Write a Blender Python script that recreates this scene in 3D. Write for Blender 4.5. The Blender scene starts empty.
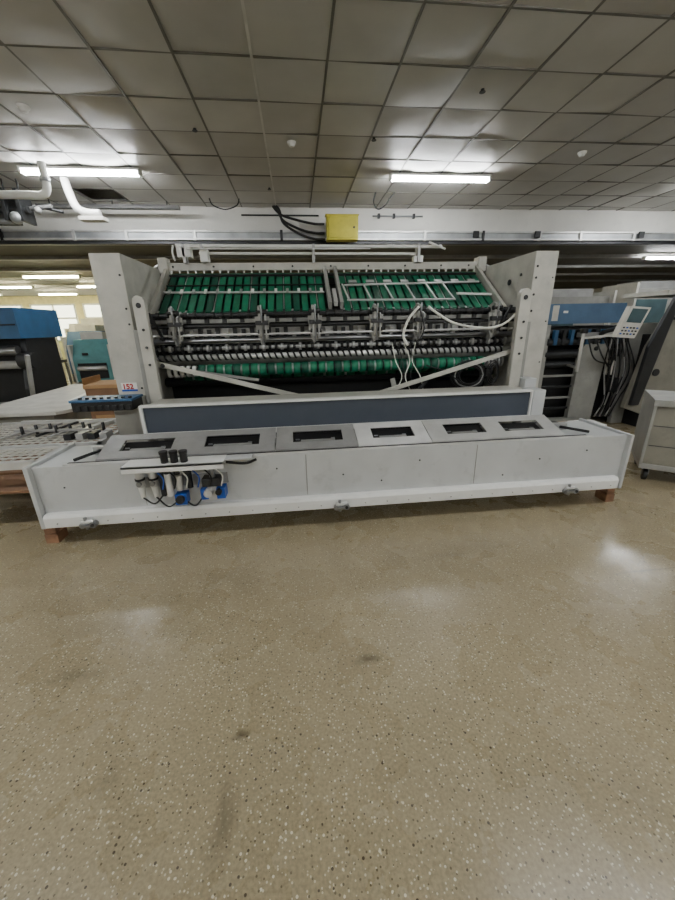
import bpy, bmesh, math, random
from mathutils import Vector, Matrix
random.seed(7)
V=Vector
scene=bpy.context.scene
# ------------------------------------------------------------ materials
def lin(c):
    r=[]
    for x in c:
        x=x/255.0
        r.append(x/12.92 if x<=0.04045 else ((x+0.055)/1.055)**2.4)
    return tuple(r)+(1.0,)
def mat(name,rgb,rough=0.5,metal=0.0,var=0.12,scale=6.0,emit=None,estr=0.0,bump=0.0,grime=0.0):
    m=bpy.data.materials.new(name); m.use_nodes=True
    nt=m.node_tree; b=nt.nodes["Principled BSDF"]
    b.inputs["Roughness"].default_value=rough
    b.inputs["Metallic"].default_value=metal
    c=lin(rgb)
    tc=nt.nodes.new("ShaderNodeTexCoord")
    n=nt.nodes.new("ShaderNodeTexNoise"); n.inputs["Scale"].default_value=scale; n.inputs["Detail"].default_value=5
    nt.links.new(tc.outputs["Object"],n.inputs["Vector"])
    r=nt.nodes.new("ShaderNodeValToRGB")
    r.color_ramp.elements[0].position=0.3; r.color_ramp.elements[1].position=0.7
    r.color_ramp.elements[0].color=tuple(x*(1-var) for x in c[:3])+(1,)
    r.color_ramp.elements[1].color=tuple(min(1,x*(1+var)) for x in c[:3])+(1,)
    nt.links.new(n.outputs["Fac"],r.inputs["Fac"])
    out=r.outputs["Color"]
    if grime:
        n3=nt.nodes.new("ShaderNodeTexNoise"); n3.inputs["Scale"].default_value=7; n3.inputs["Detail"].default_value=9; n3.inputs["Roughness"].default_value=0.7
        nt.links.new(tc.outputs["Object"],n3.inputs["Vector"])
        r3=nt.nodes.new("ShaderNodeValToRGB"); r3.color_ramp.elements[0].position=0.55; r3.color_ramp.elements[1].position=0.75
        r3.color_ramp.elements[0].color=(0,0,0,1); r3.color_ramp.elements[1].color=(grime,grime,grime,1)
        nt.links.new(n3.outputs["Fac"],r3.inputs["Fac"])
        mx=nt.nodes.new("ShaderNodeMixRGB"); nt.links.new(r3.outputs["Color"],mx.inputs[0]); nt.links.new(out,mx.inputs[1]); mx.inputs[2].default_value=tuple(x*0.45 for x in c[:3])+(1,)
        out=mx.outputs[0]
    nt.links.new(out,b.inputs["Base Color"])
    if emit:
        b.inputs["Emission Color"].default_value=lin(emit); b.inputs["Emission Strength"].default_value=estr
    if bump:
        bp=nt.nodes.new("ShaderNodeBump"); bp.inputs["Strength"].default_value=bump
        nt.links.new(n.outputs["Fac"],bp.inputs["Height"]); nt.links.new(bp.outputs["Normal"],b.inputs["Normal"])
    return m
M_cream=mat("machine_cream_paint",(182,180,171),0.5,grime=0.35)
M_greyp=mat("machine_grey_paint",(146,146,141),0.5,grime=0.4)
M_bed=mat("bed_offwhite_paint",(192,194,194),0.5,var=0.10,scale=2.5,grime=0.35)
M_bedlip=mat("bed_lip_white",(232,232,229),0.45,var=0.05,grime=0.25)
M_alu=mat("brushed_aluminium",(205,205,203),0.35,0.4)
M_alud=mat("aluminium_dull",(164,164,163),0.42,0.4,grime=0.3)
M_steel=mat("steel",(150,152,155),0.28,0.9)
M_white=mat("white_paint",(230,230,226),0.5,var=0.05)
M_black=mat("black_rubber",(16,16,17),0.5)
M_dark=mat("dark_metal",(46,47,49),0.45,0.4)
M_void=mat("interior_dark_fill",(20,21,22),0.7)
M_navy=mat("slate_blue_panel",(62,69,80),0.5,var=0.06,grime=0.2)
M_green=mat("green_belt",(6,106,76),0.5,var=0.25,scale=9)
M_green2=mat("green_belt_dark",(5,74,56),0.5)
M_blue=mat("blue_paint",(40,84,122),0.5,grime=0.3)
M_bluem=mat("muted_blue_paint",(74,104,136),0.5,grime=0.3)
M_teal=mat("teal_paint",(84,142,144),0.55,grime=0.3)
M_bluev=mat("valve_blue",(30,80,170),0.4)
M_wood=mat("wood_block",(140,104,78),0.7,var=0.3,scale=14)
M_card=mat("cardboard",(166,130,90),0.8)
M_paper=mat("paper",(235,235,230),0.7,var=0.02)
M_yellow=mat("yellow_box_paint",(182,172,50),0.55,grime=0.4)
M_galv=mat("galvanised_tray",(160,163,165),0.4,0.5,var=0.25,scale=3,grime=0.5)
M_duct=mat("old_duct_grey",(95,95,95),0.6)
M_pipew=mat("white_pipe",(220,220,215),0.4)
M_hosew=mat("white_hose",(225,225,215),0.5)
M_screen=mat("screen_glass",(70,90,95),0.2)
M_red=mat("red_ink",(180,30,30),0.5)
M_lamp=mat("lamp_tube",(255,255,250),0.5,emit=(248,251,252),estr=130.0)
M_lampw=mat("lamp_tube_warm",(255,255,230),0.5,emit=(255,244,196),estr=130.0)
M_brown=mat("brown_box",(120,88,62),0.7)
M_oldw=mat("old_white",(200,198,190),0.6,grime=0.3)
M_side=mat("dimmed_grimy_plate",(126,123,113),0.55,grime=0.4)  # base darkened to mimic weak light far from the lamps, plus random grime

def ceil_mat():
    m=bpy.data.materials.new("ceiling_tile"); m.use_nodes=True
    nt=m.node_tree; b=nt.nodes["Principled BSDF"]
    b.inputs["Roughness"].default_value=0.45
    g=nt.nodes.new("ShaderNodeNewGeometry")
    r=nt.nodes.new("ShaderNodeValToRGB")
    r.color_ramp.elements[0].color=lin((192,189,183)); r.color_ramp.elements[1].color=lin((208,206,200))
    nt.links.new(g.outputs["Random Per Island"],r.inputs["Fac"])
    tc=nt.nodes.new("ShaderNodeTexCoord"); n=nt.nodes.new("ShaderNodeTexNoise"); n.inputs["Scale"].default_value=2.2; n.inputs["Detail"].default_value=7
    nt.links.new(tc.outputs["Object"],n.inputs["Vector"])
    mx=nt.nodes.new("ShaderNodeMixRGB"); mx.blend_type='MULTIPLY'; mx.inputs[0].default_value=0.3
    nt.links.new(r.outputs["Color"],mx.inputs[1]); nt.links.new(n.outputs["Fac"],mx.inputs[2]); nt.links.new(mx.outputs[0],b.inputs["Base Color"])
    n2=nt.nodes.new("ShaderNodeTexNoise"); n2.inputs["Scale"].default_value=60
    nt.links.new(tc.outputs["Object"],n2.inputs["Vector"])
    bp=nt.nodes.new("ShaderNodeBump"); bp.inputs["Strength"].default_value=0.12
    nt.links.new(n2.outputs["Fac"],bp.inputs["Height"]); nt.links.new(bp.outputs["Normal"],b.inputs["Normal"])
    return m
M_ceil=ceil_mat()
M_grid=mat("ceiling_grid",(110,107,100),0.5)
M_gridl=mat("ceiling_grid_light",(205,203,198),0.4)
M_wall=mat("wall_plaster",(222,220,214),0.7,var=0.1,scale=1.2,grime=0.2)
M_wallfar=mat("wall_far_plaster",(225,216,165),0.7)
M_backceil=mat("back_ceiling",(104,100,92),0.7,var=0.2,scale=1)

def floor_mat():
    m=bpy.data.materials.new("terrazzo_floor"); m.use_nodes=True
    nt=m.node_tree; N=nt.nodes; L=nt.links; b=N["Principled BSDF"]
    tc=N.new("ShaderNodeTexCoord")
    def noise(s,d=4):
        n=N.new("ShaderNodeTexNoise"); n.inputs["Scale"].default_value=s; n.inputs["Detail"].default_value=d
        L.new(tc.outputs["Object"],n.inputs["Vector"]); return n.outputs["Fac"]
    def ramp(src,p0,c0,p1,c1):
        r=N.new("ShaderNodeValToRGB"); e=r.color_ramp.elements
        e[0].position=p0; e[0].color=c0; e[1].position=p1; e[1].color=c1
        L.new(src,r.inputs["Fac"]); return r.outputs["Color"]
    def mix(f,a,c,mode='MIX'):
        x=N.new("ShaderNodeMixRGB"); x.blend_type=mode
        if isinstance(f,float): x.inputs[0].default_value=f
        else: L.new(f,x.inputs[0])
        for i,s in ((1,a),(2,c)):
            if isinstance(s,tuple): x.inputs[i].default_value=s
            else: L.new(s,x.inputs[i])
        return x.outputs[0]
    base=ramp(noise(0.9,6),0.3,lin((156,143,114)),0.7,lin((173,160,130)))
    fine=ramp(noise(90,3),0.35,lin((210,210,210)),0.65,lin((255,255,255)))
    col=mix(0.8,base,fine,'MULTIPLY')
    def specks(scale,rad,thr,color,src):
        v=N.new("ShaderNodeTexVoronoi"); v.inputs["Scale"].default_value=scale
        L.new(tc.outputs["Object"],v.inputs["Vector"])
        a=N.new("ShaderNodeMath"); a.operation='LESS_THAN'; a.inputs[1].default_value=rad; L.new(v.outputs["Distance"],a.inputs[0])
        s=N.new("ShaderNodeSeparateColor"); L.new(v.outputs["Color"],s.inputs[0])
        g=N.new("ShaderNodeMath"); g.operation='GREATER_THAN'; g.inputs[1].default_value=thr; L.new(s.outputs[0],g.inputs[0])
        k=N.new("ShaderNodeMath"); k.operation='MULTIPLY'; L.new(a.outputs[0],k.inputs[0]); L.new(g.outputs[0],k.inputs[1])
        return mix(k.outputs[0],src,color)
    col=specks(95,0.30,0.68,lin((200,191,166)),col)
    col=specks(60,0.24,0.82,lin((216,209,188)),col)
    col=specks(80,0.26,0.74,lin((100,90,68)),col)
    col=specks(44,0.19,0.82,lin((72,62,47)),col)
    st=ramp(noise(1.1,9),0.52,(0,0,0,1),0.78,(1,1,1,1))
    f=N.new("ShaderNodeMath"); f.operation='MULTIPLY'; f.inputs[1].default_value=0.30; L.new(st,f.inputs[0])
    col=mix(f.outputs[0],col,lin((104,93,72)))
    def spot(cx,cy,rx,ry,amt,src):
        mp=N.new("ShaderNodeMapping"); L.new(tc.outputs["Object"],mp.inputs[0])
        mp.vector_type='POINT'; mp.inputs["Location"].default_value=(-cx/rx,-cy/ry,0); mp.inputs["Scale"].default_value=(1/rx,1/ry,0)
        nn=N.new("ShaderNodeTexNoise"); nn.inputs["Scale"].default_value=1.6; nn.inputs["Detail"].default_value=5; L.new(mp.outputs[0],nn.inputs["Vector"])
        ln=N.new("ShaderNodeVectorMath"); ln.operation='LENGTH'; L.new(mp.outputs[0],ln.inputs[0])
        ad=N.new("ShaderNodeMath"); ad.operation='ADD'; L.new(ln.outputs["Value"],ad.inputs[0]); L.new(nn.outputs["Fac"],ad.inputs[1])
        r=ramp(ad.outputs[0],0.5,(amt,amt,amt,1),1.9,(0,0,0,1))
        return mix(r,src,lin((84,75,58)))
    for s in SPOTS: col=spot(*s,col)
    L.new(col,b.inputs["Base Color"])
    rr=ramp(noise(3,6),0.3,(0.21,)*3+(1,),0.7,(0.36,)*3+(1,))
    L.new(rr,b.inputs["Roughness"])
    bp=N.new("ShaderNodeBump"); bp.inputs["Strength"].default_value=0.05; bp.inputs["Distance"].default_value=0.02
    L.new(noise(4,3),bp.inputs["Height"]); L.new(bp.outputs["Normal"],b.inputs["Normal"])
    return m
SPOTS=[(0.25,1.27,0.16,0.09,0.8),(-0.30,1.0,0.08,0.06,0.9),(2.1,1.68,0.5,0.03,0.7),(-0.32,0.72,0.10,0.35,0.6),(-1.1,1.35,0.35,0.12,0.4),(-0.75,0.9,0.12,0.2,0.3),(0.9,2.0,0.4,0.1,0.3)]

# ------------------------------------------------------------ builder
class B:
    def __init__(s,name): s.name=name; s.bm=bmesh.new(); s.mats=[]
    def mi(s,m):
        if m not in s.mats: s.mats.append(m)
        return s.mats.index(m)
    def face(s,vs,m,smooth=False):
        try:
            f=s.bm.faces.new(vs); f.material_index=s.mi(m); f.smooth=smooth
        except ValueError: pass
    def hexa(s,P,m):
        v=[s.bm.verts.new(p) for p in P]
        for q in ((0,3,2,1),(4,5,6,7),(0,1,5,4),(1,2,6,5),(2,3,7,6),(3,0,4,7)): s.face([v[i] for i in q],m)
    def box(s,x0,x1,y0,y1,z0,z1,m):
        s.hexa([(x0,y0,z0),(x1,y0,z0),(x1,y1,z0),(x0,y1,z0),(x0,y0,z1),(x1,y0,z1),(x1,y1,z1),(x0,y1,z1)],m)
    def bar(s,p0,p1,w,h,m,up=(0,0,1)):
        p0=V(p0);p1=V(p1); d=(p1-p0).normalized(); u=V(up)
        if abs(d.dot(u))>0.99: u=V((0,1,0))
        r=d.cross(u).normalized(); u=r.cross(d).normalized()
        r=r*w/2;u=u*h/2
        s.hexa([p0-r-u,p0+r-u,p1+r-u,p1-r-u,p0-r+u,p0+r+u,p1+r+u,p1-r+u],m)
    def cyl(s,p0,p1,r,m,seg=14,r2=None):
        p0=V(p0);p1=V(p1); d=(p1-p0).normalized(); r2=r if r2 is None else r2
        a=d.orthogonal().normalized(); b=d.cross(a)
        A=[];C=[]
        for i in range(seg):
            t=2*math.pi*i/seg; o=a*math.cos(t)+b*math.sin(t)
            A.append(s.bm.verts.new(p0+o*r)); C.append(s.bm.verts.new(p1+o*r2))
        for i in range(seg):
            j=(i+1)%seg; s.face([A[i],A[j],C[j],C[i]],m,True)
        s.face(A[::-1],m); s.face(C,m)
    def tube(s,pts,r,m,seg=8,sub=6):
        pts=[V(p) for p in pts]; Q=[]
        ext=[pts[0]*2-pts[1]]+pts+[pts[-1]*2-pts[-2]]
        for i in range(1,len(ext)-2):
            a,b,c,d=ext[i-1:i+3]
            for k in range(sub):
                t=k/sub
                Q.append(0.5*((2*b)+(c-a)*t+(2*a-5*b+4*c-d)*t*t+(3*b-a-3*c+d)*t**3))
        Q.append(pts[-1]); rings=[]
        n=None
        for i,q in enumerate(Q):
            t=(Q[min(i+1,len(Q)-1)]-Q[max(i-1,0)]).normalized()
            if n is None: n=t.orthogonal().normalized()
            else:
                n=(n-t*n.dot(t)).normalized()
            bb=t.cross(n)
            rings.append([s.bm.verts.new(q+(n*math.cos(2*math.pi*k/seg)+bb*math.sin(2*math.pi*k/seg))*r) for k in range(seg)])
        for A,C in zip(rings,rings[1:]):
            for i in range(seg):
                j=(i+1)%seg; s.face([A[i],A[j],C[j],C[i]],m,True)
        s.face(rings[0][::-1],m); s.face(rings[-1],m)
    def prism(s,poly,axis,a0,a1,m):
        def p(u,v,a):
            return {'X':(a,u,v),'Y':(u,a,v),'Z':(u,v,a)}[axis]
        A=[s.bm.verts.new(p(u,v,a0)) for u,v in poly]; C=[s.bm.verts.new(p(u,v,a1)) for u,v in poly]
        n=len(poly)
        s.face(A[::-1],m); s.face(C,m)
        for i in range(n):
            j=(i+1)%n; s.face([A[i],A[j],C[j],C[i]],m)
    def ball(s,c,r,m,sz=(1,1,1)):
        M=Matrix.Translation(c)@Matrix.Diagonal((sz[0],sz[1],sz[2],1))
        res=bmesh.ops.create_uvsphere(s.bm,u_segments=12,v_segments=8,radius=r,matrix=M)
        for v in res['verts']:
            for f in v.link_faces: f.material_index=s.mi(m); f.smooth=True
    def done(s,parent=None,bevel=0.004,rot=None):
        bmesh.ops.recalc_face_normals(s.bm,faces=s.bm.faces[:])
        co=[v.co for v in s.bm.verts]
        mn=V([min(c[i] for c in co) for i in range(3)]); mx=V([max(c[i] for c in co) for i in range(3)])
        c=(mn+mx)/2; c.z=mn.z
        if s.name in("floor","ceiling"): c=V((0,0,0))
        for v in s.bm.verts: v.co-=c
        me=bpy.data.meshes.new(s.name); s.bm.to_mesh(me); s.bm.free()
        for m in s.mats: me.materials.append(m)
        o=bpy.data.objects.new(s.name,me); bpy.context.collection.objects.link(o); o.location=c
        if rot: o.rotation_euler=rot
        if bevel:
            b=o.modifiers.new("bevel",'BEVEL'); b.width=bevel; b.segments=2; b.limit_method='ANGLE'; b.angle_limit=math.radians(50)
        if parent: o.parent=parent
        return o
def empty(name):
    o=bpy.data.objects.new(name,None); bpy.context.collection.objects.link(o); return o

# ------------------------------------------------------------ room
CZ=3.64; BZ=3.06
XL,XR,YB,YF=-16,16,-5,19.5
b=B("floor"); b.box(XL,XR,YB,YF,-0.1,0,floor_mat()); b.done(bevel=0)
b=B("ceiling")
T=0.635; x0=-0.245-T*24; y0=3.96-T*14; yend=8.0
nx=50
for i in range(nx):
    for j in range(21):
        xa=x0+i*T; ya=y0+j*T; xb=xa+T; yb=min(ya+T,yend)
        if ya>=yend-0.02: continue
        if -3.3<xa+T/2<-2.7 and 6.9<ya+T/2<7.5: 
            continue
        g=0.011; tl=0.009
        z=[CZ+random.uniform(-tl,tl) for _ in range(4)]
        sag=random.uniform(0.0,0.020)
        n=5; grid=[]
        for a in range(n):
            row=[]
            for c in range(n):
                u=a/(n-1); w=c/(n-1)
                zz=(z[0]*(1-u)*(1-w)+z[1]*u*(1-w)+z[2]*u*w+z[3]*(1-u)*w)-sag*16*u*(1-u)*w*(1-w)
                row.append(b.bm.verts.new((xa+g+u*(xb-xa-2*g),ya+g+w*(yb-ya-2*g),zz)))
            grid.append(row)
        for a in range(n-1):
            for c in range(n-1):
                b.face([grid[a][c],grid[a][c+1],grid[a+1][c+1],grid[a+1][c]],M_ceil,True)
for i in range(nx+1):
    xa=x0+i*T; lt=(i==24)
    b.box(xa-0.011,xa+0.011,y0,yend,CZ-0.006,CZ+0.03,M_gridl if lt else M_grid)
for j in range(22):
    ya=y0+j*T
    if ya<yend: b.box(x0,x0+nx*T,ya-0.011,ya+0.011,CZ-0.004,CZ+0.028,M_grid)
b.box(XL,XR,YB,8.0,CZ+0.25,CZ+0.35,M_void)
b.done(bevel=0)
b=B("ceiling")
b.box(XL,XR,8.3,YF,BZ+0.02,BZ+0.12,M_backceil)
b.done(bevel=0)
b=B("trim_1")
for yy in (9.5,11.2,13,15): b.box(XL,XR,yy,yy+0.12,BZ-0.05,BZ+0.02,M_greyp)
b.done(bevel=0)
b=B("wall_bulkhead"); b.box(XL,XR,8.0,8.3,BZ,CZ+0.25,M_wall); b.done(bevel=0)
b=B("wall_back"); b.box(XL,XR,YF,YF+0.2,0,CZ+0.3,M_wallfar); b.done(bevel=0)
b=B("wall_left"); b.box(XL-0.2,XL,YB,YF,0,CZ+0.3,M_wall); b.done(bevel=0)
b=B("wall_right"); b.box(XR,XR+0.2,YB,YF,0,CZ+0.3,M_wall); b.done(bevel=0)
b=B("wall_front"); b.box(XL,XR,YB-0.2,YB,0,CZ+0.3,M_wall); b.done(bevel=0)
for k,(xa,xb) in enumerate([(-14.5,-12.6),(-12.2,-10.3),(-9.9,-8.0)]):
    b=B("window_%d"%(k+1))
    M_win=mat("window_daylight_%d"%k,(235,238,225),0.3,emit=(240,242,215),estr=4.5)
    b.box(xa,xb,YF-0.03,YF-0.01,1.1,2.7,M_win)
    for q in (xa,(xa+xb)/2,xb): b.box(q-0.04,q+0.04,YF-0.07,YF-0.03,1.06,2.74,M_white)
    for q in (1.1,2.1,2.7): b.box(xa,xb,YF-0.07,YF-0.03,q-0.04,q+0.04,M_white)
    b.done()

# lamps
def lamp(x0,x1,y,z,m=M_lamp):
    b=B("fluorescent_lamp")
    b.box(x0,x1,y-0.06,y+0.06,z,z+0.03,M_white)
    b.cyl((x0+0.03,y-0.03,z-0.03),(x1-0.03,y-0.03,z-0.03),0.018,m,10)
    b.cyl((x0+0.03,y+0.03,z-0.03),(x1-0.03,y+0.03,z-0.03),0.018,m,10)
    for q in (x0,x1-0.03): b.box(q,q+0.03,y-0.055,y+0.055,z-0.055,z,M_white)
    b.done(bevel=0.002)
for yy in (6.27,1.15,-3.6):
    for cx in (-8.0,-2.81,2.29,7.4):
        lamp(cx-0.78,cx+0.78,yy,3.585)
for yy in (11.9,14.5,17.2):
    for cx in (-12.5,-9.6,-6.7): lamp(cx-0.75,cx+0.75,yy,2.98,M_lampw)
for (cx,yy) in ((9.6,9.3),(4.0,16.5)): lamp(cx-0.75,cx+0.75,yy,2.98,M_lamp)

for (x,y) in ((-2.55,4.76),(0.07,5.35),(3.9,5.41)):
    b=B("smoke_detector"); b.cyl((x,y,CZ-0.03),(x,y,CZ-0.05),0.055,M_white,20); b.cyl((x,y,CZ-0.05),(x,y,CZ-0.08),0.045,M_white,20,0.03); b.done(bevel=0.002)
for (x,y) in ((-1.0,5.1),(1.05,5.2),(1.9,4.2),(-0.3,6.9)):
    b=B("sprinkler_head"); b.cyl((x,y,CZ-0.03),(x,y,CZ-0.05),0.018,M_dark,10); b.cyl((x,y,CZ-0.05),(x,y,CZ-0.055),0.03,M_dark,10); b.done(bevel=0)

# wall tray / duct
b=B("cable_tray")
b.box(XL+.1,XR-.1,7.86,7.99,3.07,3.21,M_galv)
b.box(XL+.1,XR-.1,7.83,7.86,3.19,3.22,M_alu); b.box(XL+.1,XR-.1,7.83,7.86,3.06,3.09,M_alu)
xx=-12
while xx<14:
    b.box(xx,xx+0.05,7.825,7.86,3.05,3.23,M_dark if random.random()<0.3 else M_alu); xx+=random.choice((0.9,1.2,1.6))
b.box(-15,14,7.88,7.95,3.0,3.06,M_dark)
for q in (3.6,4.9,7.2): b.box(q,q+0.12,7.80,7.825,3.10,3.22,M_dark)
b.done()
b=B("electrical_conduit")
b.cyl((-0.9,7.97,3.5),(0.55,7.97,3.5),0.014,M_dark); b.cyl((1.6,7.97,3.5),(2.6,7.97,3.5),0.014,M_galv)
for q in (1.7,2.0,2.4): b.box(q,q+0.04,7.94,7.995,3.46,3.54,M_dark)
b.done(bevel=0)
b=B("switch_box"); b.box(0.66,1.24,7.50,7.70,3.0,3.4,M_yellow); b.box(0.69,1.21,7.485,7.50,3.03,3.37,M_yellow); b.cyl((1.16,7.48,3.2),(1.16,7.50,3.2),0.02,M_dark); b.box(0.64,1.26,7.51,7.69,3.4,3.415,M_yellow)
b.box(0.8,1.1,7.70,7.82,3.15,3.25,M_dark)
b.done(bevel=0.006)
b=B("power_cable")
for k,(za,zb,zc) in enumerate(((3.44,3.36,3.30),(3.36,3.22,3.15),(3.32,3.14,3.05))):
    o=k*0.03
    b.tube([(-0.30+o,7.78,3.60),(-0.24+o,7.76,3.52),(-0.12,7.76,za),(0.18,7.75,zb),(0.45,7.74,zc+0.01),(0.64,7.72,zc)],0.022,M_black)
b.done(bevel=0)
b=B("hanging_cable")
b.tube([(1.45,7.0,3.60),(1.42,7.0,3.45),(1.5,7.0,3.36),(1.62,7.0,3.42),(1.7,7.0,3.52),(1.78,7.0,3.60)],0.012,M_black); b.done(bevel=0)
b=B("hanging_cable")
b.tube([(-1.35,7.4,3.60),(-1.3,7.4,3.5),(-1.1,7.4,3.44),(-0.9,7.4,3.5),(-0.85,7.4,3.60)],0.010,M_black); b.done(bevel=0)

# overhead pipes on the left
b=B("ventilation_pipe")
b.tube([(-3.80,6.05,3.23),(-3.45,6.05,3.23),(-3.27,6.05,3.23),(-3.19,6.05,3.32),(-3.19,6.05,3.60)],0.048,M_pipew,12)
b.cyl((-3.19,6.05,3.38),(-3.19,6.05,3.42),0.06,M_galv,14)
b.done(bevel=0)
b=B("drain_pipe")
b.tube([(-3.22,6.6,3.60),(-3.18,6.6,3.36),(-3.12,6.6,3.22),(-3.0,6.6,3.17),(-2.82,6.6,3.16)],0.055,M_pipew,12)
b.box(-3.1,-2.75,6.52,6.68,3.06,3.11,M_oldw)
b.done(bevel=0.004)
b=B("overhead_duct")
b.box(-6.4,-4.4,6.8,7.3,3.15,3.40,M_duct)
b.box(-6.4,-3.95,6.42,6.5,3.30,3.38,M_dark)
b.cyl((-6.2,6.6,3.20),(-3.8,6.6,3.20),0.05,M_dark); b.cyl((-6.2,6.7,3.08),(-4.0,6.7,3.08),0.04,M_galv)
for q in (-5.2,-4.8,-4.4,-4.1,-3.9): b.box(q,q+0.05,6.5,6.8,3.04,3.45,M_dark); b.cyl((q,6.65,3.42),(q,6.65,3.60),0.012,M_dark)
b.cyl((-3.9,6.65,3.22),(-3.5,6.65,3.26),0.03,M_duct); b.cyl((-3.6,6.65,3.24),(-3.38,6.7,3.20),0.02,M_dark)
b.ball((-3.95,6.52,3.08),0.08,M_galv); b.ball((-3.65,6.55,3.18),0.05,M_alud)
b.done()
b=B("ceiling_channel"); b.box(-4.2,-1.9,7.5,7.6,3.47,3.51,M_duct); b.box(-4.2,-1.9,7.49,7.61,3.51,3.525,M_duct)
for q in (-4.0,-3.0,-2.1): b.cyl((q,7.55,3.52),(q,7.55,3.60),0.01,M_dark)
b.done(bevel=0.002)

# ------------------------------------------------------------ conveyor bed (foreground)
bed=empty("conveyor_bed")
b=B("base_beam")
X0,X1=-1.88,2.635
b.box(X0,X1,2.54,2.58,0.24,0.61,M_bed)
b.box(X0,X1,2.58,3.06,0.56,0.60,M_bed)
b.box(X0,X1,3.0,3.06,0.15,0.56,M_greyp)
b.prism([(2.485,0.162),(2.485,0.236),(2.50,0.258),(2.58,0.264),(2.58,0.162)],'X',X0+0.01,X1-0.03,M_bedlip)
b.box(X0,X1,2.58,3.0,0.150,0.175,M_greyp)
b.box(X0-0.03,X0,2.50,3.08,0.150,0.625,M_bed)
b.box(X1,X1+0.025,2.50,3.08,0.150,0.62,M_bed)
for q in (-1.17,0.02,1.36): b.box(q-0.003,q+0.003,2.536,2.542,0.27,0.60,M_greyp)
for k in range(26): 
    q=X0+0.1+k*(X1-X0-0.2)/25; b.cyl((q,2.477,0.195),(q,2.486,0.195),0.005,M_greyp,8)
for (q,z) in ((-1.7,0.45),(-0.2,0.5),(0.3,0.42),(0.9,0.5),(1.9,0.45),(2.3,0.5),(0.6,0.35),(1.6,0.33)): b.cyl((q,2.533,z),(q,2.541,z),0.007,M_dark,8)
b.done(bed)
b=B("guide_rails")
b.box(-1.66,2.30,2.565,2.59,0.603,0.622,M_black)
b.box(-1.68,2.34,2.545,2.563,0.61,0.622,M_alu)
b.box(-1.6,2.3,2.80,2.84,0.60,0.66,M_alud)
b.box(-1.55,2.3,2.9,2.96,0.60,0.64,M_black)
b.cyl((-1.64,2.62,0.625),(-1.44,3.0,0.64),0.012,M_black)
b.cyl((2.14,2.95,0.63),(2.36,2.62,0.63),0.012,M_black)
b.done(bed)
b=B("slotted_cover_plates")
A0=V((0,2.595,0.628)); A1=V((0,2.88,0.722))
def slope(u): return A0+(A1-A0)*u
def plate(xa,xb,slots,m):
    cuts=[(xa,xb,0,0.28),(xa,xb,0.76,1)]
    xs=xa
    for (s0,s1) in slots: cuts.append((xs,s0,0.28,0.76)); xs=s1
    cuts.append((xs,xb,0.28,0.76))
    n=V((0,-0.32,0.947))*0.004
    for (p,q,u,w) in cuts:
        a=slope(u);c=slope(w)
        b.hexa([V((p,a.y,a.z))-n,V((q,a.y,a.z))-n,V((q,c.y,c.z))-n,V((p,c.y,c.z))-n,V((p,a.y,a.z))+n,V((q,a.y,a.z))+n,V((q,c.y,c.z))+n,V((p,c.y,c.z))+n],m)
    for (s0,s1) in slots:
        a=slope(0.26);c=slope(0.78)
        d=V((0,0.02,-0.028))
        b.hexa([V((s0-.01,a.y,a.z))+d-n,V((s1+.01,a.y,a.z))+d-n,V((s1+.01,c.y,c.z))+d-n,V((s0-.01,c.y,c.z))+d-n,V((s0-.01,a.y,a.z))+d,V((s1+.01,a.y,a.z))+d,V((s1+.01,c.y,c.z))+d,V((s0-.01,c.y,c.z))+d],M_black)
        e=slope(0.40)
        b.box(s0+0.06,s1-0.06,e.y,e.y+0.03,e.z-0.02,e.z-0.012,M_alud)
        b.box(s0+0.02,s0+0.05,a.y+.06,a.y+0.075,a.z,a.z+0.008,M_steel); b.box(s1-0.09,s1-0.06,a.y+.06,a.y+0.075,a.z,a.z+0.008,M_steel)
    a=slope(0); 
    b.box(xa,xb,a.y-0.004,a.y+0.004,0.605,a.z+0.004,m)
M_alub=mat("new_aluminium",(238,238,237),0.3,0.35)
plate(-1.48,-0.205,[(-1.35,-0.98),(-0.74,-0.33)],M_alud)
plate(-0.20,0.425,[(-0.07,0.32)],M_alud)
plate(0.43,1.01,[(0.56,0.90)],M_alub)
plate(1.015,2.12,[(1.17,1.50),(1.66,2.0)],M_alu)
b.done(bed,bevel=0.001)
b=B("slate_side_panel")
b.box(-1.31,2.13,3.12,3.15,0.66,0.885,M_navy)
b.box(-1.325,2.145,3.10,3.16,0.885,0.905,M_white)
b.box(-1.335,-1.31,3.10,3.16,0.62,0.905,M_white)
b.box(-1.335,2.145,3.10,3.16,0.62,0.665,M_white)
b.box(2.13,2.145,3.10,3.16,0.62,0.905,M_white)
b.box(2.15,2.27,3.10,3.30,0.62,0.90,M_bed)
for q in (-1.2,0.4,2.05): b.box(q,q+0.06,3.16,3.22,0.0,0.88,M_greyp)
b.box(-1.31,2.2,3.16,3.5,0.86,0.885,M_cream)
b.done(bed)
b=B("levelling_feet")
for q in (-1.55,0.28,2.16):
    b.box(q-0.05,q+0.05,2.43,2.485,0.175,0.195,M_steel)
    b.cyl((q-0.02,2.455,0.150),(q-0.02,2.455,0.245),0.012,M_steel)
    b.cyl((q-0.05,2.455,0.212),(q+0.035,2.455,0.212),0.016,M_alu)
    b.cyl((q-0.045,2.44,0.185),(q-0.045,2.47,0.185),0.022,M_steel)
    b.cyl((q+0.03,2.435,0.19),(q+0.03,2.475,0.19),0.025,M_steel)
    b.cyl((q+0.03,2.425,0.19),(q+0.03,2.436,0.19),0.012,M_dark)
b.done(bed,bevel=0.002)
b=B("timber_blocks")
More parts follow.
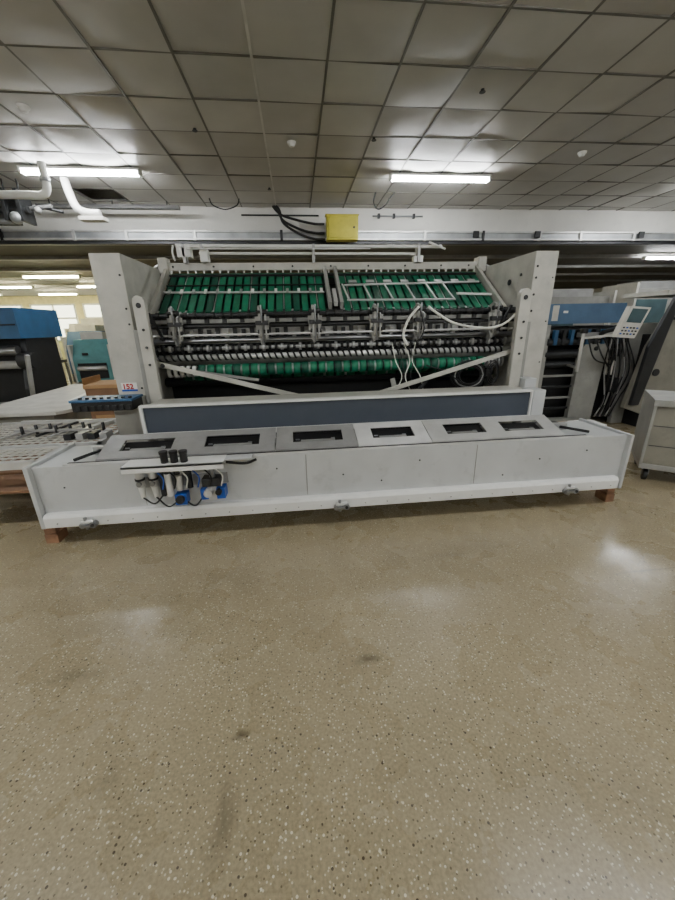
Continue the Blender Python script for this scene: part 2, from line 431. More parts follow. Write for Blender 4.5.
for (xa,xb) in ((-1.945,-1.855),(2.59,2.67)):
    b.box(xa,xb,2.55,2.67,0.0,0.075,M_wood); b.box(xa+0.004,xb-0.006,2.555,2.665,0.078,0.148,M_wood)
    b.box(xa,xb,2.92,3.05,0.0,0.148,M_wood)
b.done(bed)
b=B("pneumatic_valve_unit")
b.box(-1.22,-0.55,2.38,2.54,0.615,0.632,M_white)
b.box(-1.22,-0.55,2.38,2.392,0.585,0.632,M_white)
b.box(-0.55,-0.36,2.44,2.53,0.62,0.632,M_bed)
for q in (-0.95,-0.885,-0.82):
    b.cyl((q,2.44,0.632),(q,2.44,0.70),0.025,M_black); b.cyl((q,2.44,0.695),(q,2.44,0.715),0.029,M_black)
    b.cyl((q,2.44,0.62),(q,2.44,0.54),0.02,M_dark)
for q in (-1.15,-1.06):
    b.cyl((q,2.47,0.57),(q,2.47,0.45),0.028,M_alu); b.cyl((q,2.47,0.45),(q,2.47,0.36),0.024,M_white,14,0.015); b.cyl((q,2.47,0.50),(q,2.47,0.515),0.033,M_black)
    b.cyl((q,2.43,0.48),(q,2.47,0.48),0.018,M_steel)
b.box(-1.01,-0.98,2.43,2.51,0.38,0.57,M_dark)
b.cyl((-0.95,2.44,0.55),(-0.95,2.44,0.38),0.022,M_white); b.cyl((-0.88,2.44,0.53),(-0.88,2.44,0.42),0.024,M_alu)
b.box(-0.92,-0.84,2.42,2.50,0.31,0.39,M_bluev); b.cyl((-0.88,2.39,0.36),(-0.88,2.43,0.36),0.03,M_dark)
b.cyl((-0.81,2.45,0.55),(-0.81,2.45,0.43),0.02,M_dark)
b.box(-0.74,-0.69,2.42,2.51,0.34,0.42,M_bluev); b.box(-0.63,-0.57,2.42,2.51,0.34,0.42,M_bluev); b.box(-0.69,-0.63,2.43,2.5,0.33,0.44,M_alu); b.box(-0.72,-0.59,2.415,2.50,0.44,0.50,M_dark); b.cyl((-0.68,2.38,0.40),(-0.68,2.43,0.40),0.03,M_alu); b.cyl((-0.61,2.39,0.40),(-0.61,2.43,0.40),0.022,M_black)
b.cyl((-0.65,2.45,0.50),(-0.65,2.45,0.57),0.02,M_steel)
b.box(-1.2,-0.56,2.515,2.53,0.42,0.5,M_alud)
for (a,c) in (((-1.15,2.46,0.37),(-0.99,2.44,0.40)),((-1.06,2.46,0.37),(-0.90,2.44,0.34)),((-0.86,2.44,0.34),(-0.72,2.44,0.37))):
    m=((V(a)+V(c))/2)+V((0,-0.01,-0.06)); b.tube([a,m,c],0.006,M_black)
for k in range(6):
    q=-1.02+k*0.08; b.tube([(q,2.44,0.57),(q+0.05,2.41,0.52),(q+0.03,2.42,0.44)],0.005,(M_bluev,M_black,M_hosew)[k%3])
b.tube([(-0.55,2.47,0.6),(-0.42,2.49,0.575),(-0.34,2.52,0.59)],0.01,M_black)
b.done(bed,bevel=0.002)

# ------------------------------------------------------------ folding machine
mac=empty("folding_machine")
LX0,LX1=-1.70,-1.45; RX0,RX1=2.30,2.53; FY=3.6
b=B("side_housings")
for (xa,xb,zt) in ((LX0,LX1,2.12),(RX0,RX1,2.13)):
    b.box(xa,xb,FY,4.55,0.02,zt,M_cream)
    b.box(xa+0.02,xb-0.02,FY+0.03,4.5,0,0.02,M_dark)
for z in (0.98,1.55,1.68,1.95): b.cyl((LX1-0.03,FY-0.008,z),(LX1-0.03,FY,z),0.010,M_dark,8)
for z in (1.0,1.6,1.75,1.9,2.0): b.cyl((RX0+0.03,FY-0.008,z),(RX0+0.03,FY,z),0.012,M_dark,8)
for z in (1.1,1.5,1.9): b.cyl((RX1-0.03,FY-0.008,z),(RX1-0.03,FY,z),0.008,M_dark,8)
b.cyl((RX0-0.012,4.0,1.9),(RX0,4.0,1.9),0.03,M_dark); b.cyl((RX0-0.012,3.8,1.95),(RX0,3.8,1.95),0.015,M_dark)
b.cyl((LX1,3.9,1.75),(LX1+0.012,3.9,1.75),0.03,M_dark)
b.done(mac,bevel=0.008)
b=B("inner_posts")
def post(xa,xb,y0,y1,z1,m):
    c=(xa+xb)/2; r=(xb-xa)/2
    poly=[(xa,0.0),(xb,0.0)]+[(c+r*math.cos(t*math.pi/8),z1-r+r*math.sin(t*math.pi/8)) for t in range(9)]
    b.prism(poly,'Y',y0,y1,m)
post(-1.385,-1.285,3.50,3.56,1.78,M_cream); post(2.14,2.25,3.50,3.56,1.80,M_cream)
b.box(-1.43,-1.385,3.52,3.60,0,1.5,M_greyp); b.box(2.25,2.295,3.52,3.60,0,1.5,M_greyp)
b.cyl((-1.335,3.49,1.70),(-1.335,3.5,1.70),0.022,M_dark); b.cyl((2.19,3.49,1.72),(2.19,3.5,1.72),0.022,M_dark)
for z in (1.2,1.35,1.5): b.cyl((-1.33,3.485,z),(-1.33,3.5,z),0.012,M_dark,8); b.cyl((2.2,3.485,z),(2.2,3.5,z),0.012,M_dark,8)
b.box(2.26,2.38,3.42,3.58,0.80,0.96,M_bed); b.box(2.02,2.14,3.4,3.5,0.7,0.88,M_cream)
b.done(mac)
b=B("upper_frame")
b.box(-1.45,2.30,4.72,4.80,2.13,2.21,M_cream)
b.prism([(4.55,1.3),(4.55,2.12),(4.85,2.22),(4.85,1.3)],'X',-1.56,-1.52,M_greyp)
b.prism([(4.55,1.3),(4.55,2.12),(4.85,2.22),(4.85,1.3)],'X',2.36,2.40,M_greyp)
b.box(-1.50,-1.40,4.68,4.82,2.10,2.26,M_cream); b.box(2.26,2.36,4.68,4.82,2.10,2.26,M_cream)
for q in (-1.35,-0.9,-0.45,0.0,0.45,0.9,1.35,1.8,2.15): b.cyl((q,4.71,2.17),(q,4.72,2.17),0.012,M_dark,8)
for q in (-1.425,2.255): b.bar((q,3.98,1.62),(q,4.76,2.14),0.04,0.10,M_cream)
b.done(mac)
b=B("overhead_rods")
b.cyl((-1.28,4.68,2.375),(1.78,4.68,2.365),0.018,M_white)
b.cyl((-1.05,4.74,2.31),(1.52,4.74,2.30),0.014,M_white)
b.cyl((-1.15,4.6,2.33),(0.9,4.6,2.33),0.008,M_alu)
b.box(-1.27,-1.12,4.66,4.76,2.26,2.36,M_white); b.box(-1.02,-0.94,4.64,4.78,2.21,2.34,M_white)
for q in (-1.2,-1.0,0.25,1.5):
    b.box(q-0.015,q+0.015,4.66,4.78,2.2,2.39,M_alud)
b.box(1.45,1.56,4.68,4.78,2.20,2.27,M_alu)
b.cyl((1.6,4.62,2.40),(1.8,4.62,2.33),0.012,M_white)
b.tube([(-1.3,4.66,2.375),(-1.31,4.64,2.3),(-1.3,4.66,2.22)],0.01,M_white)
b.done(mac,bevel=0.002)
b=B("green_belt_table")
P0=V((0,4.06,1.665)); P1=V((0,4.70,2.09)); D=(P1-P0); Nn=V((0,-D.z,D.y)).normalized()
def tp(x,u,h=0): q=P0+D*u+Nn*h; return V((x,q.y,q.z))
b.bar(tp(0.43,-0.02,-0.05),tp(0.43,1.0,-0.05),3.66,0.02,M_void,up=Nn)
nb=40; xa=-1.37; xb=2.22; st=(xb-xa)/nb
for i in range(nb):
    c=xa+st*(i+0.5)
    if abs(c-0.43)<0.055: continue
    b.bar(tp(c,-0.02,0.0),tp(c,1.0,0.0),st*0.72,0.012,M_green if i%5 else M_green2,up=Nn)
    if i%4==1:
        b.bar(tp(c+st*0.5,0.0,-0.01),tp(c+st*0.5,1.0,-0.01),0.010,0.012,M_alud,up=Nn)
b.cyl(tp(xa,1.0,-0.03),tp(xb,1.0,-0.03),0.034,M_green2,16)
b.cyl(tp(xa,0.0,-0.035),tp(xb,0.0,-0.035),0.034,M_black,16)
for i in range(nb+1):
    c=xa+st*i
    b.cyl(tp(c-0.010,0.0,-0.035),tp(c+0.010,0.0,-0.035),0.042,M_black if i%3 else M_alu,14)
    b.box(c-0.008,c+0.008,4.70,4.715,2.10,2.125,M_alu)
b.done(mac,bevel=0)
b=B("table_crossbars")
b.bar(tp(-1.37,0.40,0.04),tp(0.33,0.36,0.04),0.022,0.012,M_alu,up=Nn)
b.bar(tp(-1.37,0.88,0.03),tp(2.2,0.88,0.03),0.02,0.02,M_dark,up=Nn)
b.bar(tp(-1.37,0.62,0.02),tp(2.2,0.62,0.02),0.012,0.012,M_black,up=Nn)
for i in range(14):
    q=-1.3+i*0.123; b.bar(tp(q,0.34,0.05),tp(q,0.44,0.05),0.028,0.012,M_white if i%2 else M_alud,up=Nn)
for q in (0.37,0.49): b.bar(tp(q,-0.02,0.05),tp(q,1.0,0.05),0.035,0.08,M_greyp,up=Nn)
b.bar(tp(0.43,0.0,0.06),tp(0.43,0.35,0.06),0.04,0.05,M_alu,up=Nn)
b.bar(tp(0.56,0.52,0.05),tp(2.15,0.58,0.05),0.022,0.012,M_alu,up=Nn)
b.bar(tp(0.56,0.12,0.05),tp(1.75,0.10,0.05),0.020,0.012,M_alu,up=Nn)
for q in (0.58,0.82,1.06,1.30,1.54,1.74): b.bar(tp(q,0.10,0.05),tp(q-0.04,0.55,0.05),0.018,0.012,M_alu,up=Nn)
for i in range(8):
    q=0.62+i*0.2; b.bar(tp(q,0.62,0.05),tp(q+0.09,0.62,0.05),0.05,0.012,M_alud,up=Nn)
b.bar(tp(1.8,0.25,0.05),tp(2.2,0.22,0.05),0.03,0.012,M_white,up=Nn)
b.done(mac,bevel=0.001)
b=B("cross_members")
b.box(-1.44,2.29,4.02,4.10,1.55,1.60,M_greyp)
b.box(-1.44,2.29,3.86,3.90,1.585,1.605,M_dark)
b.box(-1.44,2.29,3.95,4.0,1.42,1.50,M_alud)
b.box(-1.44,2.29,4.15,4.25,1.28,1.42,M_dark)
b.box(-1.44,2.29,4.0,4.06,1.14,1.20,M_greyp)
b.cyl((-1.44,3.82,1.62),(2.29,3.82,1.62),0.020,M_dark)
b.cyl((-1.44,3.78,1.52),(2.29,3.78,1.52),0.016,M_black)
b.cyl((-1.44,3.84,1.385),(2.29,3.84,1.385),0.022,M_steel)
b.cyl((-1.44,3.74,1.44),(2.29,3.74,1.44),0.010,M_alu)
b.box(-1.44,2.29,3.90,3.93,1.355,1.37,M_alu)
for i in range(44):
    q=-1.40+i*0.085
    b.box(q,q+0.04,3.92,3.95,1.40,1.49+0.03*(i%2),M_dark if i%4 else M_alud)
    if i%2==0: b.box(q+0.01,q+0.05,3.83,3.86,1.55,1.585,M_black)
    b.cyl((q,3.82,1.62),(q+0.03,3.82,1.62),0.032,M_black)
b.done(mac,bevel=0.0015)
b=B("roller_brackets")
for q in (-1.15,-0.34,0.17,0.78,1.22,2.02):
    b.prism([(3.70,1.68),(3.76,1.70),(3.98,1.60),(3.98,1.36),(3.84,1.30),(3.72,1.42)],'X',q-0.012,q+0.012,M_greyp)
    b.prism([(3.70,1.60),(3.86,1.66),(3.86,1.44),(3.72,1.40)],'X',q+0.045,q+0.06,M_alud)
    b.prism([(q-0.05,1.60),(q+0.09,1.60),(q+0.07,1.40),(q+0.0,1.34),(q-0.04,1.44)],'Y',3.745,3.755,M_greyp)
    b.cyl((q-0.03,3.72,1.64),(q+0.07,3.72,1.64),0.022,M_black); b.cyl((q-0.03,3.74,1.46),(q+0.08,3.74,1.46),0.02,M_black)
    b.box(q-0.04,q+0.08,3.70,3.74,1.52,1.56,M_dark)
    b.cyl((q+0.02,3.69,1.70),(q+0.02,3.73,1.36),0.009,M_steel)
b.bar((2.05,3.69,1.42),(2.17,3.69,1.66),0.03,0.02,M_black); b.bar((-1.32,3.69,1.62),(-1.24,3.69,1.40),0.03,0.02,M_black)
b.done(mac,bevel=0.0015)
b=B("disc_roller_shafts")
def shaft(y,z,step,r,ms,rc,mc,off=0):
    b.cyl((-1.42,y,z),(2.28,y,z),rc,mc,12)
    q=-1.36+off; i=0
    while q<2.22:
        w=step*0.45; b.cyl((q,y,z),(q+w,y,z),r*(1.0 if i%2 else 0.86),ms[i%len(ms)],14); q+=step; i+=1
shaft(3.78,1.315,0.060,0.036,[M_black,M_black,M_alud],0.018,M_alud)
shaft(3.95,1.27,0.09,0.045,[M_black],0.02,M_dark)
b.cyl((-1.42,3.76,1.235),(2.28,3.76,1.235),0.026,M_alu,14)
pts=[]
pitch_h=0.062; N8=8; nt=int(3.55/pitch_h)*N8
for i in range(nt):
    a=2*math.pi*i/N8; pts.append((-1.36+pitch_h*i/N8,3.76+0.028*math.cos(a),1.235+0.028*math.sin(a)))
b.tube(pts,0.011,M_black,seg=5,sub=1)
b.done(mac,bevel=0)
b=B("green_belt_rollers")
def groll(y,z,r,x0,x1,step):
    b.cyl((x0-0.1,y,z),(x1+0.1,y,z),r*0.4,M_steel,12)
    q=x0;i=0
    while q<x1-0.02:
        e=min(q+step*0.78,x1); b.cyl((q,y,z),(e,y,z),r,M_green if i%4 else M_green2,18)
        b.cyl((e,y,z),(min(e+step*0.22,x1),y,z),r*0.9,M_black if i%2 else M_alud,14)
        q+=step;i+=1
groll(3.80,1.10,0.06,-0.98,2.0,0.085); groll(4.0,1.03,0.05,-1.2,2.1,0.115)
for k in range(5):
    b.cyl((-1.28+k*0.06,3.80,1.10),(-1.245+k*0.06,3.80,1.10),0.055,M_white,18); b.cyl((-1.245+k*0.06,3.80,1.10),(-1.22+k*0.06,3.80,1.10),0.04,M_dark)
    b.cyl((2.02+k*0.04,3.80,1.10),(2.04+k*0.04,3.80,1.10),0.05,M_alu,16)
b.bar((-1.36,3.70,1.17),(-0.4,3.73,1.0),0.02,0.025,M_greyp); 
b.done(mac,bevel=0)
b=B("diagonal_braces")
b.bar((-1.32,3.62,1.20),(0.0,3.60,0.84),0.02,0.045,M_cream); b.bar((2.20,3.62,1.22),(0.66,3.60,0.80),0.02,0.045,M_cream)
b.cyl((-1.26,3.6,1.18),(-1.26,3.61,1.18),0.02,M_dark)
b.box(-1.44,2.29,3.62,3.68,0.74,0.82,M_greyp)
b.bar((0.95,3.64,0.98),(1.0,3.64,0.8),0.02,0.05,M_greyp); b.bar((1.35,3.64,1.0),(1.2,3.64,0.8),0.02,0.04,M_dark)
b.done(mac)
b=B("dark_void_panels")
b.box(-1.44,2.29,4.86,4.90,0.05,2.10,M_void)  # near-black sheets added so the open machine interior reads as deep shade
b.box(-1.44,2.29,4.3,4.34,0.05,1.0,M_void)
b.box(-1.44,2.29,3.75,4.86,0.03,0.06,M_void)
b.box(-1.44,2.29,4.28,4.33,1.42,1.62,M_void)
b.cyl((-1.44,4.15,0.95),(2.29,4.15,0.95),0.05,M_dark); b.cyl((-1.44,4.3,1.15),(2.29,4.3,1.15),0.05,M_dark)
b.done(mac)
b=B("air_hoses")
b.tube([(1.28,3.62,1.66),(1.36,3.60,1.60),(1.55,3.60,1.50),(1.85,3.60,1.45),(2.05,3.60,1.48),(2.18,3.56,1.60)],0.011,M_hosew)
b.tube([(1.20,3.66,1.66),(1.10,3.64,1.55),(1.05,3.64,1.40),(1.10,3.64,1.30)],0.012,M_hosew)
b.tube([(1.22,3.66,1.62),(1.25,3.62,1.45),(1.18,3.62,1.30)],0.007,M_black)
for k in range(5):
    a=random.uniform(-.05,.05)
    b.tube([(0.95+0.06*k,3.68,1.32),(0.98+0.05*k+a,3.64,1.15),(1.05+0.04*k-a,3.63,1.0),(1.0+0.07*k,3.64,0.86)],0.005,M_black if k%2 else M_hosew)
for k in range(5):
    r=0.09+0.015*k; c=V((1.78,3.64,0.98)); 
    b.tube([c+V((r*1.3*math.cos(t),0.01*k,r*math.sin(t))) for t in [i*math.pi/4 for i in range(9)]],0.007,M_alud if k==2 else M_black)
for k in range(4):
    r=0.05+0.015*k; c=V((2.03,3.62,1.0)); b.tube([c+V((r*0.7*math.cos(t),0.01*k,r*1.3*math.sin(t))) for t in [i*math.pi/4 for i in range(9)]],0.006,M_black)
b.tube([(1.3,3.64,1.1),(1.5,3.62,1.03),(1.7,3.63,0.9)],0.006,M_black)
b.done(mac,bevel=0)
b=B("number_sticker"); b.box(-1.66,-1.52,FY-0.004,FY-0.001,0.96,1.035,M_paper); b.box(-1.66,-1.52,FY-0.006,FY-0.004,0.955,0.972,M_bluev); b.done(mac,bevel=0)
t=bpy.data.curves.new("sticker_digits",'FONT'); t.body="152"; t.size=0.066; t.extrude=0.001; t.materials.append(M_red); t.offset=0.002
o=bpy.data.objects.new("sticker_digits",t); bpy.context.collection.objects.link(o); o.location=(-1.65,FY-0.007,0.978); o.rotation_euler=(math.pi/2,0,0); o.parent=mac

# ------------------------------------------------------------ left side things
b=B("wire_mesh_tray")
TZ=0.57
def mesh_tray(TX0,TX1,TY0,TY1):
    b.box(TX0,TX1,TY0,TY0+0.03,TZ-0.04,TZ+0.02,M_alu); b.box(TX0,TX1,TY1-0.03,TY1,TZ-0.04,TZ+0.02,M_alu)
    b.box(TX0,TX0+0.03,TY0,TY1,TZ-0.04,TZ+0.02,M_alu); b.box(TX1-0.03,TX1,TY0,TY1,TZ-0.04,TZ+0.02,M_alu)
    q=TX0+0.06
    while q<TX1-0.03: b.bar((q,TY0,TZ),(q,TY1,TZ),0.009,0.009,M_oldw); q+=0.07
    q=TY0+0.06
    while q<TY1-0.03: b.bar((TX0,q,TZ+0.008),(TX1,q,TZ+0.008),0.009,0.009,M_oldw); q+=0.075
    b.box(TX0+0.02,TX1-0.02,TY0+0.02,TY1-0.02,TZ-0.24,TZ-0.22,M_brown)
    for (x,y) in ((TX0,TY0),(TX1-0.04,TY0),(TX0,TY1-0.04),(TX1-0.04,TY1-0.04)): b.box(x,x+0.04,y,y+0.04,0,TZ,M_greyp)
mesh_tray(-3.2,-1.98,2.75,3.16); mesh_tray(-3.2,-1.74,3.18,4.12)
for k in range(5):
    x=-2.7+k*0.14; y=3.35+0.05*(k%3)
    b.bar((x,y,TZ+0.03),(x+0.10,y+0.5,TZ+0.035),0.022,0.018,(M_alu,M_alud,M_dark)[k%3])
b.bar((-2.15,3.4,TZ+0.03),(-1.95,4.0,TZ+0.03),0.05,0.03,M_alu)
b.bar((-2.9,4.0,TZ+0.04),(-1.9,3.92,TZ+0.04),0.04,0.03,M_alu); b.bar((-2.7,3.6,TZ+0.05),(-1.95,3.52,TZ+0.05),0.03,0.02,M_alud)
for k in range(8): b.cyl((-2.6+k*0.1,3.55+0.04*(k%3),TZ+0.01),(-2.6+k*0.1,3.55+0.04*(k%3),TZ+0.10),0.014,M_dark)
for k in range(4): b.box(-2.1+0.1*k,-2.04+0.1*k,3.3,3.42,TZ+0.015,TZ+0.07,(M_dark,M_alud)[k%2])
b.done(bevel=0)
b=B("white_cover_table")
b.prism([(-3.7,4.25),(-2.72,4.25),(-2.55,4.5),(-2.95,6.6),(-3.8,6.6)],'Z',0.62,0.66,M_oldw)
b.prism([(-3.65,4.3),(-2.78,4.3),(-2.65,4.5),(-3.0,6.5),(-3.7,6.5)],'Z',0.0,0.62,M_side)
b.bar((-2.66,4.5,0.70),(-3.02,6.55,0.70),0.05,0.09,M_white)
b.done()
b=B("white_cover_board")
b.prism([(-4.6,3.2),(-3.25,3.2),(-3.22,4.15),(-4.4,4.15)],'Z',0.66,0.69,M_oldw)
for (x,y) in ((-4.2,3.3),(-3.35,3.3),(-4.1,3.95),(-3.35,3.95)): b.box(x,x+0.05,y,y+0.05,0,0.66,M_greyp)
b.done()
b=B("terminal_block_unit")
b.box(-1.92,-1.43,3.22,3.44,0.85,0.93,M_black); b.box(-1.93,-1.42,3.21,3.45,0.93,0.95,M_blue)
for k in range(8):
    q=-1.88+k*0.058; b.box(q,q+0.035,3.205,3.22,0.86,0.90,M_dark); b.cyl((q+0.02,3.26,0.95),(q+0.02,3.26,0.965),0.016,M_dark,10)
b.box(-1.70,-1.45,3.44,3.58,0.0,0.92,M_cream)
b.done()
b=B("cardboard_box"); b.box(-2.35,-1.85,4.25,4.65,0.0,0.92,M_brown); b.box(-2.36,-1.84,4.24,4.66,0.9,0.94,M_card); b.box(-2.3,-1.9,4.245,4.25,0.3,0.6,M_card); b.bar((-2.36,4.26,0.95),(-2.36,4.64,0.95),0.01,0.12,M_card); b.done()

# far-left machines
b=B("blue_press_unit")
b.box(-5.3,-3.95,5.9,6.9,1.42,1.84,M_blue); b.box(-5.28,-3.97,5.88,5.9,1.60,1.62,M_dark)
b.prism([(5.9,0),(5.9,0.7),(6.1,1.42),(6.8,1.42),(6.8,0)],'X',-4.1,-4.02,M_dark)
b.box(-5.3,-4.1,6.1,6.8,0,1.42,M_void); b.cyl((-5.3,6.0,1.25),(-4.1,6.0,1.25),0.07,M_steel); b.cyl((-5.3,5.95,1.05),(-4.1,5.95,1.05),0.06,M_alud); b.cyl((-4.1,6.0,1.1),(-3.9,6.0,1.1),0.12,M_dark)
b.box(-5.2,-4.0,5.8,6.0,0.3,0.5,M_greyp); b.bar((-4.02,5.85,0.3),(-3.8,5.7,1.2),0.05,0.05,M_alud)
b.done()
def teal(name,x,y,w,h,d,m):
    b=B(name)
    b.prism([(y,0.25),(y,h*0.62),(y+d*0.25,h),(y+d,h),(y+d,0.25)],'X',x,x+w,m)
    b.box(x+0.08,x+w-0.08,y+0.05,y+d-0.05,0,0.25,M_dark)
    b.box(x+0.1,x+w-0.1,y-0.02,y,h*0.25,h*0.55,M_void)
    b.cyl((x+0.1,y-0.03,h*0.45),(x+w-0.1,y-0.03,h*0.45),0.06,M_alu)
    b.box(x-0.06,x,y,y+d,0,h*0.9,M_oldw); b.box(x+w,x+w+0.06,y,y+d,0,h*0.9,M_oldw)
    b.box(x+w*0.2,x+w*0.8,y+d*0.3,y+d*0.8,h,h+0.18,M_oldw)
    b.box(x+w*0.3,x+w*0.45,y-0.03,y,h*0.7,h*0.75,M_dark)
    b.done()
teal("printing_press_unit",-8.7,11.5,1.2,1.75,1.2,M_teal)
teal("printing_press_unit",-7.0,12.2,1.0,1.5,1.2,M_bluem)
teal("printing_press_unit",-11.2,13.5,1.6,2.0,1.3,M_teal)
teal("printing_press_unit",-5.75,10.2,0.9,1.3,0.9,M_teal)
teal("printing_press_unit",-9.0,16,2.2,1.8,1.2,M_oldw)
teal("printing_press_unit",-12.8,17,2.0,1.6,1.2,M_teal)
teal("printing_press_unit",-4.6,14,1.8,2.0,1.2,M_bluem)
b=B("delivery_table")
b.box(-7.6,-6.0,9.6,10.4,0.75,0.82,M_dark)
for (x,y) in ((-7.6,9.6),(-6.05,9.6),(-7.6,10.35),(-6.05,10.35)): b.box(x,x+0.05,y,y+0.05,0,0.75,M_greyp)
for k in range(12): b.cyl((-7.55,9.66+k*0.06,0.85),(-6.05,9.66+k*0.06,0.85),0.02,M_alud)
b.box(-7.3,-6.4,9.8,10.2,0.88,1.0,M_oldw); b.box(-7.5,-6.1,9.65,10.3,0.3,0.36,M_dark); b.done()

# ------------------------------------------------------------ right side
fm=empty("sheet_feeder_machine")
b=B("feeder_body")
b.box(3.52,4.62,4.95,5.7,1.46,1.72,M_bluem); b.box(3.52,3.60,4.93,4.95,1.5,1.7,M_oldw); b.box(3.68,3.75,4.945,4.95,1.60,1.63,M_white)
b.box(3.45,5.2,5.1,6.0,0.05,1.42,M_void)
b.box(3.42,3.50,4.9,6.0,0,1.45,M_greyp)
b.prism([(3.98,0),(4.36,0),(4.40,1.12),(4.30,1.30),(4.12,1.30),(4.0,1.1)],'Y',4.88,4.96,M_greyp)
b.prism([(4.72,0),(5.1,0),(5.1,1.45),(4.62,1.45)],'Y',4.88,4.96,M_greyp)
b.box(3.5,4.1,4.85,4.95,0.0,0.12,M_greyp)
for (y,z,r,m) in ((4.98,1.36,0.06,M_black),(4.92,1.22,0.05,M_dark),(4.95,1.05,0.06,M_dark),(5.0,0.9,0.05,M_dark)): b.cyl((3.48,y,z),(4.7,y,z),r,m)
for k in range(9): b.box(3.55+k*0.12,3.6+k*0.12,4.86,4.92,1.18,1.38,M_dark if k%2 else M_blue)
for k in range(4): b.box(3.5,4.0,4.92,4.95,0.25+0.16*k,0.28+0.16*k,M_greyp if k%2 else M_dark)
b.cyl((4.22,4.86,1.12),(4.22,4.88,1.12),0.03,M_dark); b.box(3.9,4.4,4.8,4.9,1.28,1.34,M_alud)
for k in range(9): b.tube([(4.40+0.03*k,4.84,1.25),(4.36+0.05*k+0.03*(k%3),4.80,0.8),(4.46+0.03*k-0.04*(k%2),4.82,0.4),(4.40+0.03*k,4.86,0.12)],0.010,(M_alud,M_black,M_dark)[k%3])
for k in range(4): b.tube([(4.0+0.1*k,4.82,1.32),(4.1+0.1*k,4.74,1.0+0.05*k),(4.4,4.78,0.9-0.05*k)],0.010,(M_black,M_dark)[k%2])
b.box(4.5,4.62,4.8,4.88,0.5,0.7,M_dark); b.box(4.42,4.5,4.82,4.88,0.75,0.95,M_oldw)
b.done(fm)
b=B("delivery_side_plate")
b.prism([(4.55,0.32),(5.3,0.05),(6.4,0.05),(6.4,1.78),(4.98,1.80),(4.70,1.15)],'Y',4.55,4.62,M_side)
b.prism([(4.60,0.36),(4.72,0.36),(4.95,1.74),(4.98,1.80),(4.88,1.78),(4.66,1.15)],'Y',4.50,4.55,M_dark)
b.box(4.9,6.4,4.62,5.4,0.0,1.3,M_dark); b.box(4.95,6.4,4.7,5.4,1.8,1.86,M_oldw)
b.cyl((4.95,4.53,1.5),(4.95,4.50,1.5),0.02,M_dark); b.cyl((4.9,4.53,0.8),(4.9,4.55,0.8),0.05,M_dark)
b.done(fm)
b=B("control_panel")
b.prism([(3.86,1.30),(4.12,1.28),(4.25,1.63),(3.98,1.65)],'Y',4.20,4.27,M_oldw)
b.prism([(3.955,1.47),(4.15,1.455),(4.21,1.61),(4.005,1.625)],'Y',4.192,4.20,M_screen)
for i in range(5):
    for j in range(3):
        x=3.90+i*0.045+j*0.014; z=1.33+j*0.035-i*0.003
        b.box(x,x+0.025,4.19,4.20,z,z+0.018,M_dark if (i+j)%3 else M_bluev)
b.tube([(4.05,4.27,1.45),(4.1,4.45,1.4),(4.15,4.7,1.35),(4.2,4.85,1.3)],0.03,M_dark)
b.bar((3.72,4.55,1.28),(3.95,4.3,1.32),0.03,0.03,M_alu); b.cyl((3.72,4.55,0.85),(3.72,4.55,1.34),0.02,M_alu); b.cyl((3.72,4.55,1.34),(3.72,4.55,1.40),0.045,M_black)
b.bar((3.72,4.55,0.9),(3.85,4.9,0.9),0.03,0.03,M_alu)
b.done(fm)

b=B("parts_trolley")
b.box(-0.36,0.36,-0.29,0.29,0.17,0.74,M_side); b.box(-0.38,0.38,-0.31,0.31,0.74,0.80,M_greyp)
b.box(-0.37,0.37,-0.30,0.30,0.13,0.18,M_alud); b.box(-0.375,-0.35,-0.305,0.305,0.17,0.76,M_greyp)
for z in (0.36,0.55): b.box(-0.34,0.34,-0.295,-0.288,z,z+0.008,M_dark)
for (x,y) in ((-0.3,-0.23),(0.3,-0.23),(-0.3,0.23),(0.3,0.23)):
    b.cyl((x-0.018,y,0.055),(x+0.018,y,0.055),0.055,M_black,18); b.box(x-0.028,x-0.02,y-0.02,y+0.02,0.05,0.14,M_steel); b.box(x+0.02,x+0.028,y-0.02,y+0.02,0.05,0.14,M_steel); b.box(x-0.03,x+0.03,y-0.03,y+0.03,0.12,0.135,M_steel)
o=b.done(); o.location=(3.72,2.94,0); o.rotation_euler=(0,0,math.radians(-38))
b=B("cardboard_box")
b.box(2.74,3.14,3.20,3.55,0.0,0.46,M_card); b.bar((2.72,3.2,0.47),(2.72,3.55,0.40),0.01,0.12,M_card); b.box(2.80,3.0,3.22,3.42,0.46,0.50,M_paper); b.box(2.92,3.12,3.26,3.48,0.46,0.485,M_paper); b.bar((2.84,3.3,0.505),(2.96,3.36,0.505),0.02,0.01,M_red)
b.done()
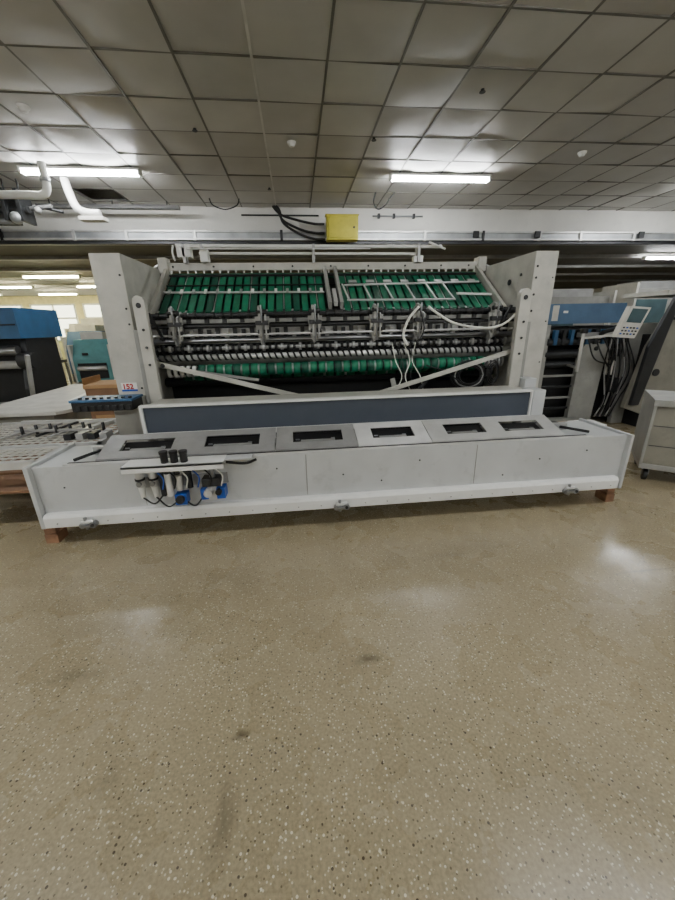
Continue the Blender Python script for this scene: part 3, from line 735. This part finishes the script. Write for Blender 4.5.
def cab(name,x0,x1,y0,y1,h,m,m2):
    b=B(name)
    b.box(x0,x1,y0,y1,0.06,h,m); b.box(x0+0.04,x1-0.04,y0+0.04,y1-0.04,0,0.06,M_dark)
    b.box(x0+0.08,x1-0.08,y0-0.015,y0,h*0.15,h*0.55,m2); b.box(x0+0.08,(x0+x1)/2,y0-0.015,y0,h*0.65,h*0.9,M_screen)
    b.cyl((x0,y0-0.06,h*0.6),(x1,y0-0.06,h*0.6),0.04,M_alu); b.box(x0-0.05,x0,y0-0.1,y1,0,h*1.05,M_oldw); b.box(x1,x1+0.05,y0-0.1,y1,0,h*1.05,M_oldw)
    b.box(x0+0.2,x1-0.3,y0+0.1,y1-0.1,h,h+0.15,M_alud)
    b.done()
cab("gluing_machine",4.9,6.3,7.2,8.0,1.95,M_greyp,M_dark)
cab("gluing_machine",7.0,8.6,7.4,8.2,2.1,M_greyp,M_blue)
cab("gluing_machine",6.0,8.0,10.0,11,2.1,M_oldw,M_dark)
cab("gluing_machine",9.0,11.0,9.0,10,2.0,M_dark,M_blue)
cab("gluing_machine",2.6,4.2,9.5,10.3,1.9,M_dark,M_greyp)
cab("gluing_machine",-3.2,-1.4,9.5,10.3,1.7,M_dark,M_greyp)
b=B("steel_shelving")
for x in (8.2,9.6):
    for y in (6.2,6.8): b.box(x,x+0.05,y,y+0.05,0,2.3,M_alud)
for z in (0.4,1.0,1.6,2.2): b.box(8.2,9.65,6.2,6.85,z,z+0.03,M_alud)
for z in (0.43,1.03,1.63):
    for x in (8.3,8.75,9.2): b.box(x,x+0.35,6.25,6.7,z,z+random.uniform(0.2,0.4),random.choice((M_card,M_blue,M_oldw)))
b.done()

# ------------------------------------------------------------ world and camera
w=bpy.data.worlds.new("world"); scene.world=w; w.use_nodes=True
w.node_tree.nodes["Background"].inputs[0].default_value=(0.9,0.95,1,1); w.node_tree.nodes["Background"].inputs[1].default_value=0.05

f,yaw,pitch,roll=360.257,math.radians(5.834),math.radians(19.024),math.radians(1.249)
F=V((math.sin(yaw)*math.cos(pitch),math.cos(yaw)*math.cos(pitch),-math.sin(pitch)))
R=V((math.cos(yaw),-math.sin(yaw),0)); U=R.cross(F)
R2=R*math.cos(roll)-U*math.sin(roll); U2=R*math.sin(roll)+U*math.cos(roll)
cam=bpy.data.cameras.new("camera"); cam.sensor_fit='VERTICAL'; cam.sensor_height=24; cam.lens=f/900*24; cam.clip_end=100
co=bpy.data.objects.new("camera",cam); bpy.context.collection.objects.link(co)
m=Matrix((R2,U2,-F)).transposed().to_4x4(); m.translation=V((0,0,1.5)); co.matrix_world=m
scene.camera=co
